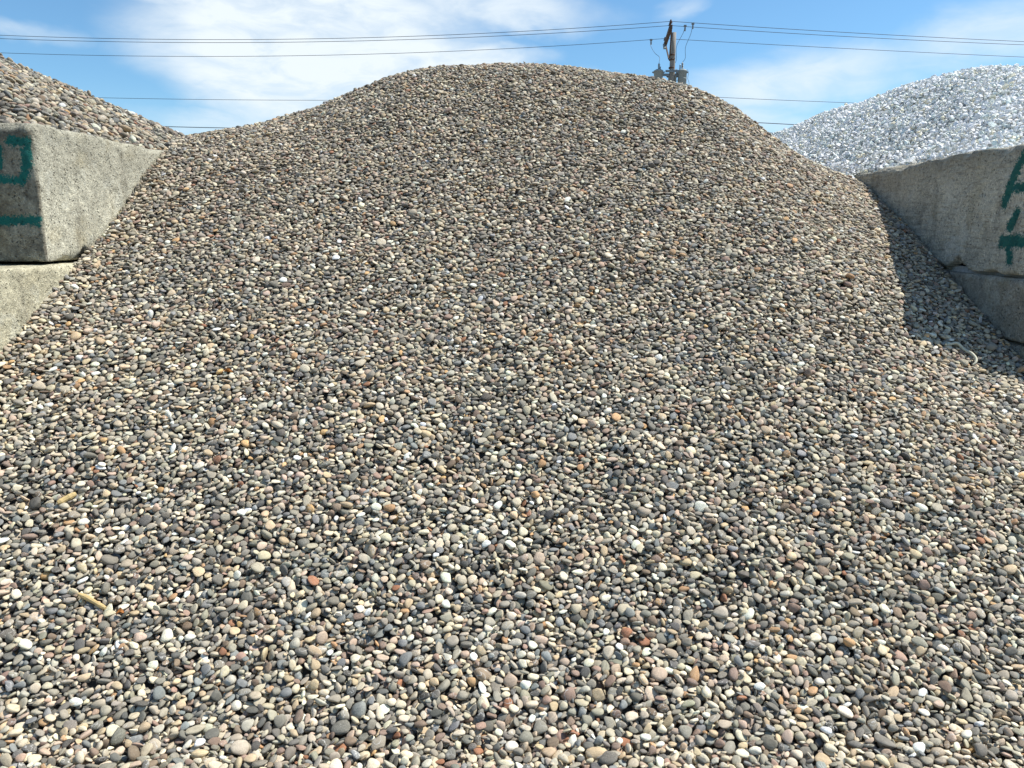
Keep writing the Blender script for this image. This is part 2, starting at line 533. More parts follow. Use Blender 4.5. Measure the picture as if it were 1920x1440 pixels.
def concrete(name, base, strokes=(), end_y=None, plane='XZ', rough_grooves=False, dark=0.0):
    """Weathered cast concrete; strokes = green painted lines ((u0,v0),(u1,v1),radius)."""
    m, t, b = new_mat(name)
    geo = t.node('ShaderNodeNewGeometry')
    tcn = t.node('ShaderNodeTexCoord')
    p = tcn.outputs['Object']
    n1 = t.noise(p, 2.4, 5.0, 0.62)
    n2 = t.noise(p, 11.0, 5.0, 0.68)
    n3 = t.noise(p, 55.0, 4.0, 0.72)
    n4 = t.noise(p, 160.0, 2.0, 0.7)
    c = t.scale_col(t.mix(0.0, base, base), t.mr(n1, .3, .7, .80, 1.18, False))
    c = t.scale_col(c, t.mr(n2, .3, .7, .78, 1.18, False))
    c = t.mix(t.mr(t.noise(p, 1.7, 6.0, .68, .6), .52, .62, 0.0, .32), c, (0.20, 0.185, 0.14))
    c = t.scale_col(c, t.mr(n3, .32, .68, .78, 1.2, False))
    c = t.scale_col(c, t.mr(n4, .32, .68, .72, 1.28, False))
    # ochre lime bloom, mostly in broad soft patches
    c = t.mix(t.mr(t.noise(p, 3.1, 4.0, 0.6, 0.4), .50, .70, 0.0, .42), c, (0.40, 0.34, 0.20))
    # vertical run marks
    st = t.noise(t.mapping(p, scale=(4.5, 4.5, .9)), 1.7, 5.0, 0.62)
    c = t.mix(t.mr(st, .52, .70, 0.0, .38), c, (0.115, 0.105, 0.085))
    # pale laitance patches with crisp edges
    pale = t.mr(t.noise(p, 4.6, 6.0, 0.66, 0.8), .56, .61, 0.0, .55 if rough_grooves else .30)
    c = t.mix(pale, c, (0.66, 0.65, 0.56) if rough_grooves else (0.50, 0.50, 0.43))
    # eroded pits showing dark between the grains
    pit = t.m('SUBTRACT', .72, t.m('MULTIPLY', t.vor(t.v('ADD', p, t.v('SCALE', t.noise(p, 22, 3, color=True), .05)), 34.0), .62))
    pat = t.mr(t.noise(p, 2.9, 4.0, .65), .38, .62, .25, 1.0)
    c = t.mix(t.m('MULTIPLY', t.m('MULTIPLY', t.mr(pit, .58, .66, 0.0, .75 if rough_grooves else .38), pat), t.m('SUBTRACT', 1.0, t.m('MULTIPLY', pale, 1.2), clamp=True)), c, (0.085, 0.075, 0.055))
    pw = t.v('ADD', p, t.v('SCALE', t.noise(p, 60, 2, color=True), .012))
    grain = t.sep(t.vor(pw, 135.0, out=1))[0]
    g2 = t.sep(t.vor(pw, 62.0, out=1))[1]
    c = t.scale_col(c, t.mr(grain, 0, 1, .84, 1.15, False))
    c = t.scale_col(c, t.mr(g2, 0, 1, .93, 1.07, False))
    c = t.mix(t.m('MULTIPLY', t.mr(grain, .90, .94, 0.0, .35), t.mr(n2, .4, .6)), c, (0.66, 0.64, 0.54))
    # rain-darkened upper edge, broken up by the surface
    top = t.mr(t.m('ADD', t.sep(geo.outputs['Position'])[2], t.m('MULTIPLY', t.m('SUBTRACT', n2, .5), .5)), 1.95, 2.24, 0.0, .62 if rough_grooves else .30)
    c = t.mix(t.m('MULTIPLY', top, t.mr(n1, .35, .6, .4, 1.0)), c, (0.13, 0.115, 0.085))
    if rough_grooves:
        gs = t.noise(t.mapping(p, rot=(math.radians(-38), 0, 0), scale=(1, 2.0, 14.0)), 3.0, 4.0, .65)
        c = t.mix(t.mr(gs, .56, .64, 0.0, .45), c, (0.60, 0.58, 0.48))
        c = t.mix(t.mr(gs, .44, .36, 0.0, .35), c, (0.14, 0.13, 0.105))
    # bug holes and sand grains
    vh = t.vor(t.v('ADD', p, t.v('SCALE', t.noise(p, 30, 2, color=True), .03)), 46.0)
    hole = t.m('MULTIPLY', t.mr(vh, .22, .12), t.mr(t.noise(p, 7.0, 2.0), .50, .60))
    c = t.mix(t.m('MULTIPLY', hole, .75), c, (0.05, 0.045, 0.04))
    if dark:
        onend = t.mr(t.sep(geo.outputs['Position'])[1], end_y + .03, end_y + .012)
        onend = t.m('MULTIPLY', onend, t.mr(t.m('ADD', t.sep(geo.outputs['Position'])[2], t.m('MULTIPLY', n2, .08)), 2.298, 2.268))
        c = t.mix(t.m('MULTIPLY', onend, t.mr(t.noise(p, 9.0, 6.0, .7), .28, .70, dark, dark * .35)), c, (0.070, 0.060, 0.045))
    if False:
        c = t.mix(t.mr(t.noise(p, 5.5, 5.0, .6), .35, .65, dark * .6, dark), c, (0.075, 0.062, 0.050))
    bw = t.sep(geo.outputs['Position'])
    if strokes:
        uv = t.comb(bw[0] if plane == 'XZ' else bw[1], bw[2], 0.0)
        wob = t.v('SCALE', t.v('SUBTRACT', t.noise(p, 14.0, 4.0, 0.6, color=True), (.5, .5, .5)), 0.030)
        q = t.v('ADD', uv, t.v('MULTIPLY', wob, (1, 1, 0)))
        mask = None
        for (a0, b0, rr) in strokes:
            ab = (b0[0] - a0[0], b0[1] - a0[1])
            L2 = ab[0] ** 2 + ab[1] ** 2 + 1e-9
            pa = t.v('SUBTRACT', q, (a0[0], a0[1], 0))
            hh = t.m('MULTIPLY', t.v('DOT_PRODUCT', pa, (ab[0], ab[1], 0), out=1), 1 / L2, clamp=True)
            proj = t.v('SCALE', (ab[0], ab[1], 0), hh)
            dd = t.m('SUBTRACT', t.v('LENGTH', t.v('SUBTRACT', pa, proj), out=1), rr)
            mask = dd if mask is None else t.m('MINIMUM', mask, dd)
        worn = t.m('ADD', t.m('MULTIPLY', t.m('SUBTRACT', n3, .5), 0.07), t.m('MULTIPLY', t.m('SUBTRACT', grain, .5), 0.014))
        mk = t.mr(t.m('ADD', mask, worn), 0.014, -0.006, 0.0, .95)
        if end_y is not None:
            mk = t.m('MULTIPLY', mk, t.mr(bw[1], end_y + .016, end_y + .010))
        if plane == 'YZ':        # sprayed on the bay side only
            mk = t.m('MULTIPLY', mk, t.mr(bw[0], 2.945, 2.925))
        c = t.mix(mk, c, t.scale_col(t.mix(0.0, (0.003, 0.125, 0.108), (0, 0, 0)), t.mr(n2, .3, .7, .8, 1.2, False)))
    t.put(b.inputs['Base Color'], c)
    b.inputs['Roughness'].default_value = 0.92
    b.inputs['Specular IOR Level'].default_value = 0.2
    h = t.m('ADD', t.m('MULTIPLY', n3, .40), t.m('MULTIPLY', grain, .22))
    h = t.m('SUBTRACT', h, t.m('MULTIPLY', hole, .8))
    h = t.m('ADD', h, t.m('MULTIPLY', n2, .8))
    h = t.m('SUBTRACT', h, t.mr(pit, .56, .68, 0.0, .6))
    if rough_grooves:
        g = t.noise(t.mapping(p, rot=(math.radians(-38), 0, 0), scale=(1, 2.0, 14.0)), 4.0, 4.0, .6)
        h = t.m('ADD', h, t.m('MULTIPLY', g, .9))
    bump(t, b, h, 1.0, 0.022)
    return m


# ------------------------------------------------------------------ tagging
def tag(o, label=None, cat=None, group=None, kind=None):
    if label: o['label'] = label
    if cat: o['category'] = cat
    if group: o['group'] = group
    if kind: o['kind'] = kind
    return o


def link(o, parent=None):
    COL.objects.link(o)
    if parent is not None:
        o.parent = parent
    return o


# ------------------------------------------------------------------ the ground
def ground():
    m, t, b = new_mat('yard_dirt')
    tcn = t.node('ShaderNodeTexCoord')
    p = tcn.outputs['Object']
    c = t.mix(t.mr(t.noise(p, .7, 6, .6), .35, .65), (0.16, 0.14, 0.11), (0.25, 0.22, 0.18))
    c = t.scale_col(c, t.mr(t.noise(p, 40, 4, .7), .3, .7, .7, 1.25, False))
    t.put(b.inputs['Base Color'], c)
    b.inputs['Roughness'].default_value = .95
    bump(t, b, t.noise(p, 30, 5, .7), .8, .02)
    n = 60
    k = np.linspace(-1, 1, n)
    k = np.sign(k) * np.abs(k) ** 3 * 900
    v = [(x, y + 4, -0.06 + 0.02 * math.sin(x * .3) * math.cos(y * .23) * math.exp(-(x * x + y * y) / 900)) for x in k for y in k]
    f = [(i * n + j, (i + 1) * n + j, (i + 1) * n + j + 1, i * n + j + 1) for i in range(n - 1) for j in range(n - 1)]
    o = bpy.data.objects.new('ground', mesh_of('ground', v, f, m))
    link(o); tag(o, 'bare gravelly yard ground under and around the stone piles', kind='structure')


ground()


# ------------------------------------------------------------------ cast concrete blocks
def block(name, mat, x0, x1, y0, y1, z0, z1, res, seed, label, er=0.028, notches=(), amp=0.005, chips=1.0, facing=0):
    cx, cy, cz = (x0 + x1) / 2, (y0 + y1) / 2, z0
    nx, ny, nz = [max(2, int(round((q[1] - q[0]) / res))) for q in ((x0, x1), (y0, y1), (z0, z1))]
    idx = {}
    gi, gj, gk = np.meshgrid(np.arange(nx + 1), np.arange(ny + 1), np.arange(nz + 1), indexing='ij')
    surf = (gi == 0) | (gi == nx) | (gj == 0) | (gj == ny) | (gk == 0) | (gk == nz)
    num = -np.ones(surf.shape, int); num[surf] = np.arange(surf.sum())
    P = np.stack([x0 + gi[surf] / nx * (x1 - x0), y0 + gj[surf] / ny * (y1 - y0), z0 + gk[surf] / nz * (z1 - z0)], 1)
    faces = []
    def add(a, b, c, d, flip):
        q = np.stack([a, b, c, d], -1).reshape(-1, 4)
        faces.append(q[:, ::-1] if flip else q)
    add(num[0, :-1, :-1], num[0, 1:, :-1], num[0, 1:, 1:], num[0, :-1, 1:], True)
    add(num[-1, :-1, :-1], num[-1, 1:, :-1], num[-1, 1:, 1:], num[-1, :-1, 1:], False)
    add(num[:-1, 0, :-1], num[1:, 0, :-1], num[1:, 0, 1:], num[:-1, 0, 1:], False)
    add(num[:-1, -1, :-1], num[1:, -1, :-1], num[1:, -1, 1:], num[:-1, -1, 1:], True)
    add(num[:-1, :-1, 0], num[1:, :-1, 0], num[1:, 1:, 0], num[:-1, 1:, 0], True)
    add(num[:-1, :-1, -1], num[1:, :-1, -1], num[1:, 1:, -1], num[:-1, 1:, -1], False)
    F = np.concatenate(faces)
    rr = er * (1 + chips * np.clip(fbm(P, 5.0, 3, seed), -.7, 2.2) + 1.5 * chips * np.clip(fbm(P, 2.2, 2, seed + 5) - .35, 0, 1))
    rr = np.clip(rr, .008, .11)
    lo = np.array([x0, y0, z0]); hi = np.array([x1, y1, z1])
    inner = np.minimum(np.maximum(P, lo + rr[:, None]), hi - rr[:, None])
    dlt = P - inner
    L = np.linalg.norm(dlt, axis=1)
    nrm = dlt / np.maximum(L, 1e-6)[:, None]
    P2 = inner + nrm * rr[:, None]
    d = amp * (1.2 * fbm(P, 1.6, 3, seed + 11) + .55 * fbm(P, 9.0, 3, seed + 12)) + .0016 * vnoise(P, 60, seed + 13)
    edge = np.clip((rr * 1.8 - np.minimum.reduce([P[:, 0] - x0 + (P[:, 0] - x0 < 1e-6) * 9, x1 - P[:, 0] + 9 * (x1 - P[:, 0] < 1e-6)])) / .05, 0, 1)
    P2 = P2 + nrm * d[:, None]
    if facing:                                   # trowel marks slanting down the face
        on = (P[:, 0] < x0 + 1e-6) if facing < 0 else (P[:, 0] > x1 - 1e-6)
        a = math.radians(38)
        Q = np.stack([P[:, 1] * math.cos(a) + P[:, 2] * math.sin(a), (-P[:, 1] * math.sin(a) + P[:, 2] * math.cos(a)) * .18, 0 * P[:, 0]], 1)
        P2[:, 0] += on * .0035 * fbm(Q, 26, 2, seed + 17) * (1 if facing > 0 else -1)
    for (ny0, nw, nh, nd) in notches:            # lifting notch in the bottom edge
        xin = x0 if facing < 0 else x1
        sgn = 1 if facing < 0 else -1
        tri = np.clip(1 - np.abs(P[:, 1] - ny0) / nw, 0, 1) * nh
        m = (np.abs(P[:, 0] - xin) < nd) & (P[:, 2] - z0 < tri)
        P2[m, 0] = xin + sgn * nd
        P2[m & (P[:, 2] < z0 + 1e-6), 2] += 0.0
        zb = (P[:, 2] < z0 + .02) & (np.abs(P[:, 0] - xin) < nd) & (tri > .01)
        P2[zb, 2] = np.maximum(P2[zb, 2], z0 + tri[zb] * .8)
    P2 -= np.array([cx, cy, cz])
    o = bpy.data.objects.new(name, mesh_of(name, P2, F.tolist(), mat))
    o.location = (cx, cy, cz)
    link(o); tag(o, label, 'concrete block', 'cast concrete blocks walling the bay')
    return o


BASE_L = (0.47, 0.45, 0.355)
BASE_R = (0.60, 0.575, 0.47)
YE = 4.40
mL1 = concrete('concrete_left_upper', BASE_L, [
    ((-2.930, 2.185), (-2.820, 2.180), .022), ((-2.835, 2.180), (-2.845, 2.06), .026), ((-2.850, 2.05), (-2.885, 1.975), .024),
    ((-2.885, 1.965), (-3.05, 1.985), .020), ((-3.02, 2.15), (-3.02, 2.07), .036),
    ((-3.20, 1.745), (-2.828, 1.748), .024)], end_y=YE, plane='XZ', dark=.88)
mLow = concrete('concrete_left_lower', (0.50, 0.465, 0.335))
mR1 = concrete('concrete_right_upper', BASE_R, [
    ((4.790, 2.135), (4.860, 2.05), .030), ((4.860, 2.05), (4.940, 1.860), .030), ((4.89, 1.945), (4.68, 1.945), .028),
    ((4.805, 1.795), (4.860, 1.715), .031), ((4.925, 1.625), (4.62, 1.632), .038), ((4.86, 1.60), (4.82, 1.51), .028),
    ((4.790, 2.135), (4.60, 1.70), .024)],
    plane='YZ', rough_grooves=True)
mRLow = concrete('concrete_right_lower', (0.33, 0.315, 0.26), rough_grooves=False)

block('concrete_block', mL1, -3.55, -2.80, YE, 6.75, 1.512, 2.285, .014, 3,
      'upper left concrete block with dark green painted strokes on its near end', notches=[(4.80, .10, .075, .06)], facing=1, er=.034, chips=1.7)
block('concrete_block', mLow, -3.55, -2.775, 3.20, 5.45, .750, 1.497, .016, 8,
      'lower left concrete block, yellowish bare face below the painted block', facing=1)
block('concrete_block', mLow, -3.55, -2.79, 2.3, 4.6, -.02, .740, .04, 9,
      'left concrete block at the very bottom, foot buried in pebbles', facing=1, amp=.004)
block('concrete_block', mR1, 2.90, 3.65, 4.67, 6.90, 1.425, 2.203, .014, 5,
      'upper right concrete block in shade with green painted strokes on its bay side', notches=[(5.40, .16, .085, .06)], facing=-1, er=.036, amp=.009, chips=1.5)
block('concrete_block', mR1, 2.91, 3.66, 6.92, 9.2, 1.425, 2.190, .03, 15,
      'farther upper right concrete block almost buried between grey and white stones', facing=-1, amp=.007)
block('concrete_block', mRLow, 2.885, 3.65, 4.44, 6.15, 1.035, 1.413, .014, 6,
      'shallow shaded concrete block under the painted right block', facing=-1)
block('concrete_block', mRLow, 2.895, 3.65, 4.20, 6.0, .28, 1.028, .016, 16,
      'lowest shaded concrete block on the right with pebbles against it', facing=-1)
block('concrete_block', mRLow, 2.90, 3.65, 4.26, 6.0, -.47, .272, .05, 26,
      'right concrete footing block buried in pebbles', facing=-1, amp=.004)


# ------------------------------------------------------------------ stone colours
PAL = [  # colour (sRGB of the dry stone), weight
    ((172, 166, 150), 15), ((150, 147, 136), 13), ((124, 123, 116), 12), ((106, 107, 104), 9), ((86, 89, 91), 4.5),
    ((120, 128, 134), 7), ((194, 186, 162), 11), ((212, 205, 185), 8), ((228, 225, 214), 3.5), ((186, 168, 136), 8),
    ((184, 164, 148), 5), ((158, 132, 118), 3), ((128, 108, 98), 4), ((148, 148, 130), 3.5), ((170, 172, 162), 5),
    ((176, 138, 94), 1.5), ((150, 98, 64), 0.5), ((196, 158, 100), 0.6), ((124, 108, 92), 4), ((72, 72, 71), 1.5)]


def river_tint(r, n, warm=1.0):
    C = np.array([lin(*c) for c, _ in PAL]); wgt = np.array([q for _, q in PAL]); wgt = wgt / wgt.sum()
    k = r.choice(len(PAL), n, p=wgt)
    c = (C[k] * .96 + (wgt[:, None] * C).sum(0) * .06) * np.exp(r.normal(0, .13, (n, 1))) * np.exp(r.normal(0, .022, (n, 3)))
    g = c.mean(1, keepdims=True); c = g + (c - g) * .82
    return np.clip(c * (1.22, 1.13, 1.0), .01, .85)


def white_tint(r, n):
    C = np.array([lin(246, 249, 243), lin(254, 255, 248), lin(222, 232, 231), lin(168, 180, 186), lin(232, 226, 206)])
    k = r.choice(5, n, p=[.42, .34, .14, .05, .05])
    return np.clip(C[k] * (1.02, 1.0, .95) * np.exp(r.normal(.10, .08, (n, 1))), .02, .94)


# ------------------------------------------------------------------ turning stones into objects
def geo_scatter(name, P, R, ABC, tint, seedv, shape_id, shapes, parent):
    src = bpy.data.collections.new(name + '_shapes')       # source shapes, never linked to the scene
    for i, me in enumerate(shapes):
        o = bpy.data.objects.new('shape_%02d' % i, me); src.objects.link(o)
    me = bpy.data.meshes.new(name)
    me.vertices.add(len(P)); me.vertices.foreach_set('co', P.astype(np.float32).ravel())
    def attr(nm, typ, data, key):
        a = me.attributes.new(nm, typ, 'POINT'); a.data.foreach_set(key, data)
    eul = np.array([Matrix(q.tolist()).to_euler() for q in R], np.float32)
    attr('spin', 'FLOAT_VECTOR', eul.ravel(), 'vector')
    attr('size', 'FLOAT_VECTOR', ABC.astype(np.float32).ravel(), 'vector')
    attr('tint', 'FLOAT_VECTOR', tint.astype(np.float32).ravel(), 'vector')
    attr('seedval', 'FLOAT', seedv.astype(np.float32), 'value')
    attr('shape', 'INT', shape_id.astype(np.int32), 'value')
    o = bpy.data.objects.new(name, me)
    link(o, parent); tag(o, kind='stuff')
    g = bpy.data.node_groups.new(name, 'GeometryNodeTree')
    g.interface.new_socket('Geometry', in_out='INPUT', socket_type='NodeSocketGeometry')
    g.interface.new_socket('Geometry', in_out='OUTPUT', socket_type='NodeSocketGeometry')
    gi = g.nodes.new('NodeGroupInput'); go = g.nodes.new('NodeGroupOutput')
    iop = g.nodes.new('GeometryNodeInstanceOnPoints')
    ci = g.nodes.new('GeometryNodeCollectionInfo')
    ci.inputs['Collection'].default_value = src
    ci.inputs['Separate Children'].default_value = True
    ci.inputs['Reset Children'].default_value = True
    def named(nm, typ):
        n = g.nodes.new('GeometryNodeInputNamedAttribute'); n.data_type = typ; n.inputs['Name'].default_value = nm
        return n.outputs['Attribute']
    e2r = g.nodes.new('FunctionNodeEulerToRotation')
    g.links.new(named('spin', 'FLOAT_VECTOR'), e2r.inputs[0])
    g.links.new(gi.outputs[0], iop.inputs['Points'])
    g.links.new(ci.outputs[0], iop.inputs['Instance'])
    iop.inputs['Pick Instance'].default_value = True
    g.links.new(named('shape', 'INT'), iop.inputs['Instance Index'])
    g.links.new(e2r.outputs[0], iop.inputs['Rotation'])
    g.links.new(named('size', 'FLOAT_VECTOR'), iop.inputs['Scale'])
    g.links.new(iop.outputs[0], go.inputs[0])
    md = o.modifiers.new('scatter', 'NODES'); md.node_group = g
    return o


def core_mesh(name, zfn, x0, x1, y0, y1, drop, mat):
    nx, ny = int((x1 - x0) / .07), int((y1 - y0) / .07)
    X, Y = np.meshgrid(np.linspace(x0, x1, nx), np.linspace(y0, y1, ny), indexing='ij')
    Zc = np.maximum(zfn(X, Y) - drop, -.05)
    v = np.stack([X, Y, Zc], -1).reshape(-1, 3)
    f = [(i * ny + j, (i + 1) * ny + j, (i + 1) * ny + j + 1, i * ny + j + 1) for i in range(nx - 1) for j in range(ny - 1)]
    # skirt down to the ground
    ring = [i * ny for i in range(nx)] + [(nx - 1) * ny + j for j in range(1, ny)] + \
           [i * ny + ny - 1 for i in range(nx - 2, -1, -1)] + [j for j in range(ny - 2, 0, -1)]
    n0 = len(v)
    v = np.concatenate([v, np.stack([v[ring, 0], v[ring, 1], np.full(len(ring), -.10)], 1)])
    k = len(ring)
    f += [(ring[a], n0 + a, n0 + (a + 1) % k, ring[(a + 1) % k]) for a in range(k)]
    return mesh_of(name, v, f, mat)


FW = Vector((0, 0, -1)); cm = cam.rotation_euler.to_matrix()
FW = np.array(cm @ Vector((0, 0, -1))); RT = np.array(cm @ Vector((1, 0, 0))); UP = np.array(cm @ Vector((0, 1, 0)))


def screen(P):
    v = P - np.array([0, 0, 1.7])
    d = v @ FW
    return 960 + 1440 * (v @ RT) / d, 720 - 1440 * (v @ UP) / d, d


def make_pile(name, label, packed, tints, part, stuff, shapes, zfn, ext, seed, nparts=300, core_drop=.05, occl=None):
    P, R, ABC, buried, _ = packed
    r = np.random.default_rng(seed)
    tint = tints(r, len(P))
    if part == 'pebble':          # washed pale at the toe, still coated with brown dust higher up
        f = np.clip((P[:, 2] - .5 + r.normal(0, .25, len(P))) / 1.6, 0, 1)[:, None]
        tint = tint * (1 - .24 * f) + np.array([.165, .125, .092]) * .38 * f
    elif part == 'cobble':
        tint = tint * (.68, .68, .68) + np.array([.15, .125, .10]) * .10
    sv = r.random(len(P)); sid = r.integers(0, len(shapes), len(P))
    root = bpy.data.objects.new(name, None)
    cxy = ((ext[0] + ext[1]) / 2, (ext[2] + ext[3]) / 2)
    root.empty_display_size = .3
    link(root); tag(root, label, 'stone pile', 'stone piles in the yard bays')
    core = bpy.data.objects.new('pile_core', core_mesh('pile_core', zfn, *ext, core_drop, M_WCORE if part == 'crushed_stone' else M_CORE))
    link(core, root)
    sx_, sy_, d = screen(P)
    inside = (sx_ > 12) & (sx_ < 1908) & (sy_ > 12) & (sy_ < 1428) & (buried < .003)
    if occl is not None:
        inside &= occl(P, sx_, sy_)
    area = np.where(inside, ABC[:, 0] * ABC[:, 1] / d ** 2, 0)
    pick = np.argsort(-area)[:nparts]
    pick = pick[area[pick] > 0]
    for q in pick:
        o = bpy.data.objects.new(part, shapes[sid[q]])
        mtx = Matrix(R[q].tolist()).to_4x4()
        o.rotation_euler = mtx.to_euler()
        o.location = P[q].tolist(); o.scale = ABC[q].tolist()
        o['tint'] = [float(c) for c in tint[q]]; o['seedval'] = float(sv[q])
        COL.objects.link(o); o.parent = root
    rest = np.ones(len(P), bool); rest[pick] = False
    geo_scatter(stuff, P[rest], R[rest], ABC[rest], tint[rest], sv[rest], sid[rest], shapes, root)
    print(name, len(P), 'stones', len(pick), 'parts')
    return root


RIV = [river_shape(i, 2, M_RIVER) for i in range(30)]
CRU = [crushed_shape(i, M_WHITE) for i in range(24)]

# main pile
ok_main = lambda x, y, z, b: ((y < 4.12) & (x > 2.8)) | (x > -2.79 + b * .9) & (x < 2.885 - b * .9) | ((y > 6.1) & (x < 0) & (x > -2.82)) | ((y > 7.2) & (x > 0))
pk = pack(zmain, -2.90, 4.1, 1.15, 8.9, .005, [
    (24, 8, 6, 26, sizes(.0222, .22, .011, .039), -.008),
    (16, 5, 5, 5, sizes(.0140, .25, .008, .024), -.004),
    (24, 8, 10, 40, sizes(.0216, .21, .011, .037), .004),
    (16, 5, 8, 6, sizes(.0130, .25, .008, .022), .003)], ok_main, seed=4,
    vary=lambda x, y: (np.interp(y, [2.0, 4.0, 7.0], [.95, .88, .79]), np.interp(y, [2.4, 4.0, 7.0], [1.45, 1.1, 1.0])))
Q_MAIN = pk[4]
make_pile('pebble_pile', 'big heap of mixed grey and tan river pebbles filling the bay between the block walls', pk,
          river_tint, 'pebble', 'small_pebbles', RIV, zmain, (-2.78, 4.2, 1.0, 9.1), 41, core_drop=.045)

# left pile of larger river stones spilling over the wall
ok_left = lambda x, y, z, b: (z > 2.29) | ((x < -3.6) & (z > .01))
def floor_left(X, Y, H):
    return np.where((X > -3.55) & (Y < 6.75) & (Y > 4.35), np.maximum(H, 2.280), H)
pk = pack(zleft, -5.7, -2.76, 1.9, 8.9, .006, [
    (28, 9, 6, 24, sizes(.0275, .24, .015, .052, (.50, .88)), .0),
    (18, 6, 5, 4, sizes(.0190, .25, .011, .032), .0),
    (28, 9, 10, 26, sizes(.0265, .26, .015, .052, (.50, .88)), .012)], ok_left, floor_left, tilt=.42, seed=5)
make_pile('cobble_pile', 'heap of larger rounded river stones spilling over the left block wall', pk,
          river_tint, 'cobble', 'small_cobbles', RIV, zleft, (-5.9, -3.56, 1.6, 9.2), 42, core_drop=.07)

# white crushed stone
ok_white = lambda x, y, z, b: ((z > 2.19) & ((x > 3.02) | (y > 7.3))) | ((x > 3.7) & (z > .01)) | ((x < 3.02) & (y > 7.2) & (z > zmain0(x, y) - .04)) | ((y < 4.5) & (z > .01) & (x > 2.95))
def floor_white(X, Y, H):
    return np.where((X > 2.9) & (X < 3.65) & (Y < 9.2) & (Y > 4.6), np.maximum(H, 2.19), H)
pk = pack(zwhite, 2.20, 8.0, 2.0, 11.2, .0065, [
    (22, 7, 8, 44, sizes(.0238, .28, .012, .044, (.55, .95)), .012),
    (16, 5, 6, 6, sizes(.0170, .25, .010, .028, (.6, .95)), .008)], ok_white, floor_white, depth=.06, tilt=.6, seed=6)
make_pile('crushed_stone_pile', 'heap of white crushed angular stone behind the right block wall', pk,
          white_tint, 'crushed_stone', 'small_crushed_stones', CRU, zwhite, (2.15, 8.2, 1.7, 11.4), 43, core_drop=.07)


# ------------------------------------------------------------------ tubes, cylinders, boxes
def tube(pts, rad, n=6, cap=True):
    pts = np.array(pts, float); rad = np.broadcast_to(np.array(rad, float), (len(pts),))
    T = np.gradient(pts, axis=0); T /= np.linalg.norm(T, axis=1)[:, None]
    ref = np.array([0, 0, 1.0]) if abs(T[0, 2]) < .9 else np.array([0, 1.0, 0])
    V = []
    for p, t, rr in zip(pts, T, rad):
        s = np.cross(t, ref); s /= np.linalg.norm(s); u = np.cross(s, t)
        for k in range(n):
            a = 2 * math.pi * k / n
            V.append(p + rr * (math.cos(a) * s + math.sin(a) * u))
    F = [(i * n + k, i * n + (k + 1) % n, (i + 1) * n + (k + 1) % n, (i + 1) * n + k) for i in range(len(pts) - 1) for k in range(n)]
    if cap:
        F += [tuple(range(n))[::-1], tuple((len(pts) - 1) * n + k for k in range(n))]
    return V, F


def join(*parts):
    V, F = [], []
    for v, f in parts:
        n = len(V); V += [tuple(q) for q in v]; F += [tuple(i + n for i in q) for q in f]
    return V, F


def lathe(c, prof, n=20):
    V = []; F = []
    for (rr, z) in prof:
        for k in range(n):
            a = 2 * math.pi * k / n
            V.append((c[0] + rr * math.cos(a), c[1] + rr * math.sin(a), c[2] + z))
    for i in range(len(prof) - 1):
        for k in range(n):
            F.append((i * n + k, i * n + (k + 1) % n, (i + 1) * n + (k + 1) % n, (i + 1) * n + k))
    F += [tuple(range(n))[::-1], tuple((len(prof) - 1) * n + k for k in range(n))]
    return V, F


def beam(a, b, wx, wz):
    """rectangular bar from a to b with small chamfered ends"""
    a = np.array(a, float); b = np.array(b, float)
    t = (b - a) / np.linalg.norm(b - a)
    ref = np.array([0, 0, 1.0]) if abs(t[2]) < .95 else np.array([1.0, 0, 0])
    s = np.cross(t, ref); s /= np.linalg.norm(s); u = np.cross(s, t)
    V = []
    e = min(wx, wz) * .12
    for p, k in ((a, 1 - .18), (a + t * e, 1), (b - t * e, 1), (b, 1 - .18)):
        for i, j in ((-1, -1), (1, -1), (1, 1), (-1, 1)):
            V.append(p + s * i * wx / 2 * k + u * j * wz / 2 * k)
    F = [(r * 4 + k, r * 4 + (k + 1) % 4, r * 4 + 4 + (k + 1) % 4, r * 4 + 4 + k) for r in range(3) for k in range(4)]
    F += [(3, 2, 1, 0), (12, 13, 14, 15)]
    return V, F


def part(name, vf, mat, parent, smooth=False, label=None):
    me = mesh_of(name, vf[0], vf[1], mat, smooth)
    o = bpy.data.objects.new(name, me)
    link(o, parent)
    if label: o['label'] = label
    return o


M_WOOD = simple_mat('weathered_pole_wood', (0.25, 0.23, 0.20), .85, 0, 5, .35, .6, (6, 6, .5))
M_DARKWOOD = simple_mat('creosoted_crossarm_wood', (0.085, 0.055, 0.04), .85, 0, 8, .35, .4, (6, .6, 6))
M_TANK = simple_mat('grey_painted_tank', (0.26, 0.30, 0.30), .45, .0, 6, .10)
M_PORC = simple_mat('grey_porcelain', (0.20, 0.22, 0.23), .3, .0, 6, .1)
M_STEEL = simple_mat('galvanised_steel', (0.22, 0.24, 0.25), .5, .6, 12, .2)
M_WIRE = simple_mat('dark_wire', (0.035, 0.045, 0.06), .6, .2, 12, .1)
M_RUST = simple_mat('rusty_steel', (0.10, 0.055, 0.04), .8, .3, 12, .3)

# ------------------------------------------------------------------ utility pole
PX, PY = 5.20, 31.0
pole = bpy.data.objects.new('utility_pole', None); pole.location = (PX, PY, 0)
link(pole); tag(pole, 'grey wooden utility pole with three hung transformer tanks behind the pebble crest', 'utility pole')
def ppart(name, vf, mat, smooth=False, label=None, parent=None):
    v = [(q[0] - PX, q[1] - PY, q[2]) for q in vf[0]]
    return part(name, (v, vf[1]), mat, parent or pole, smooth, label)

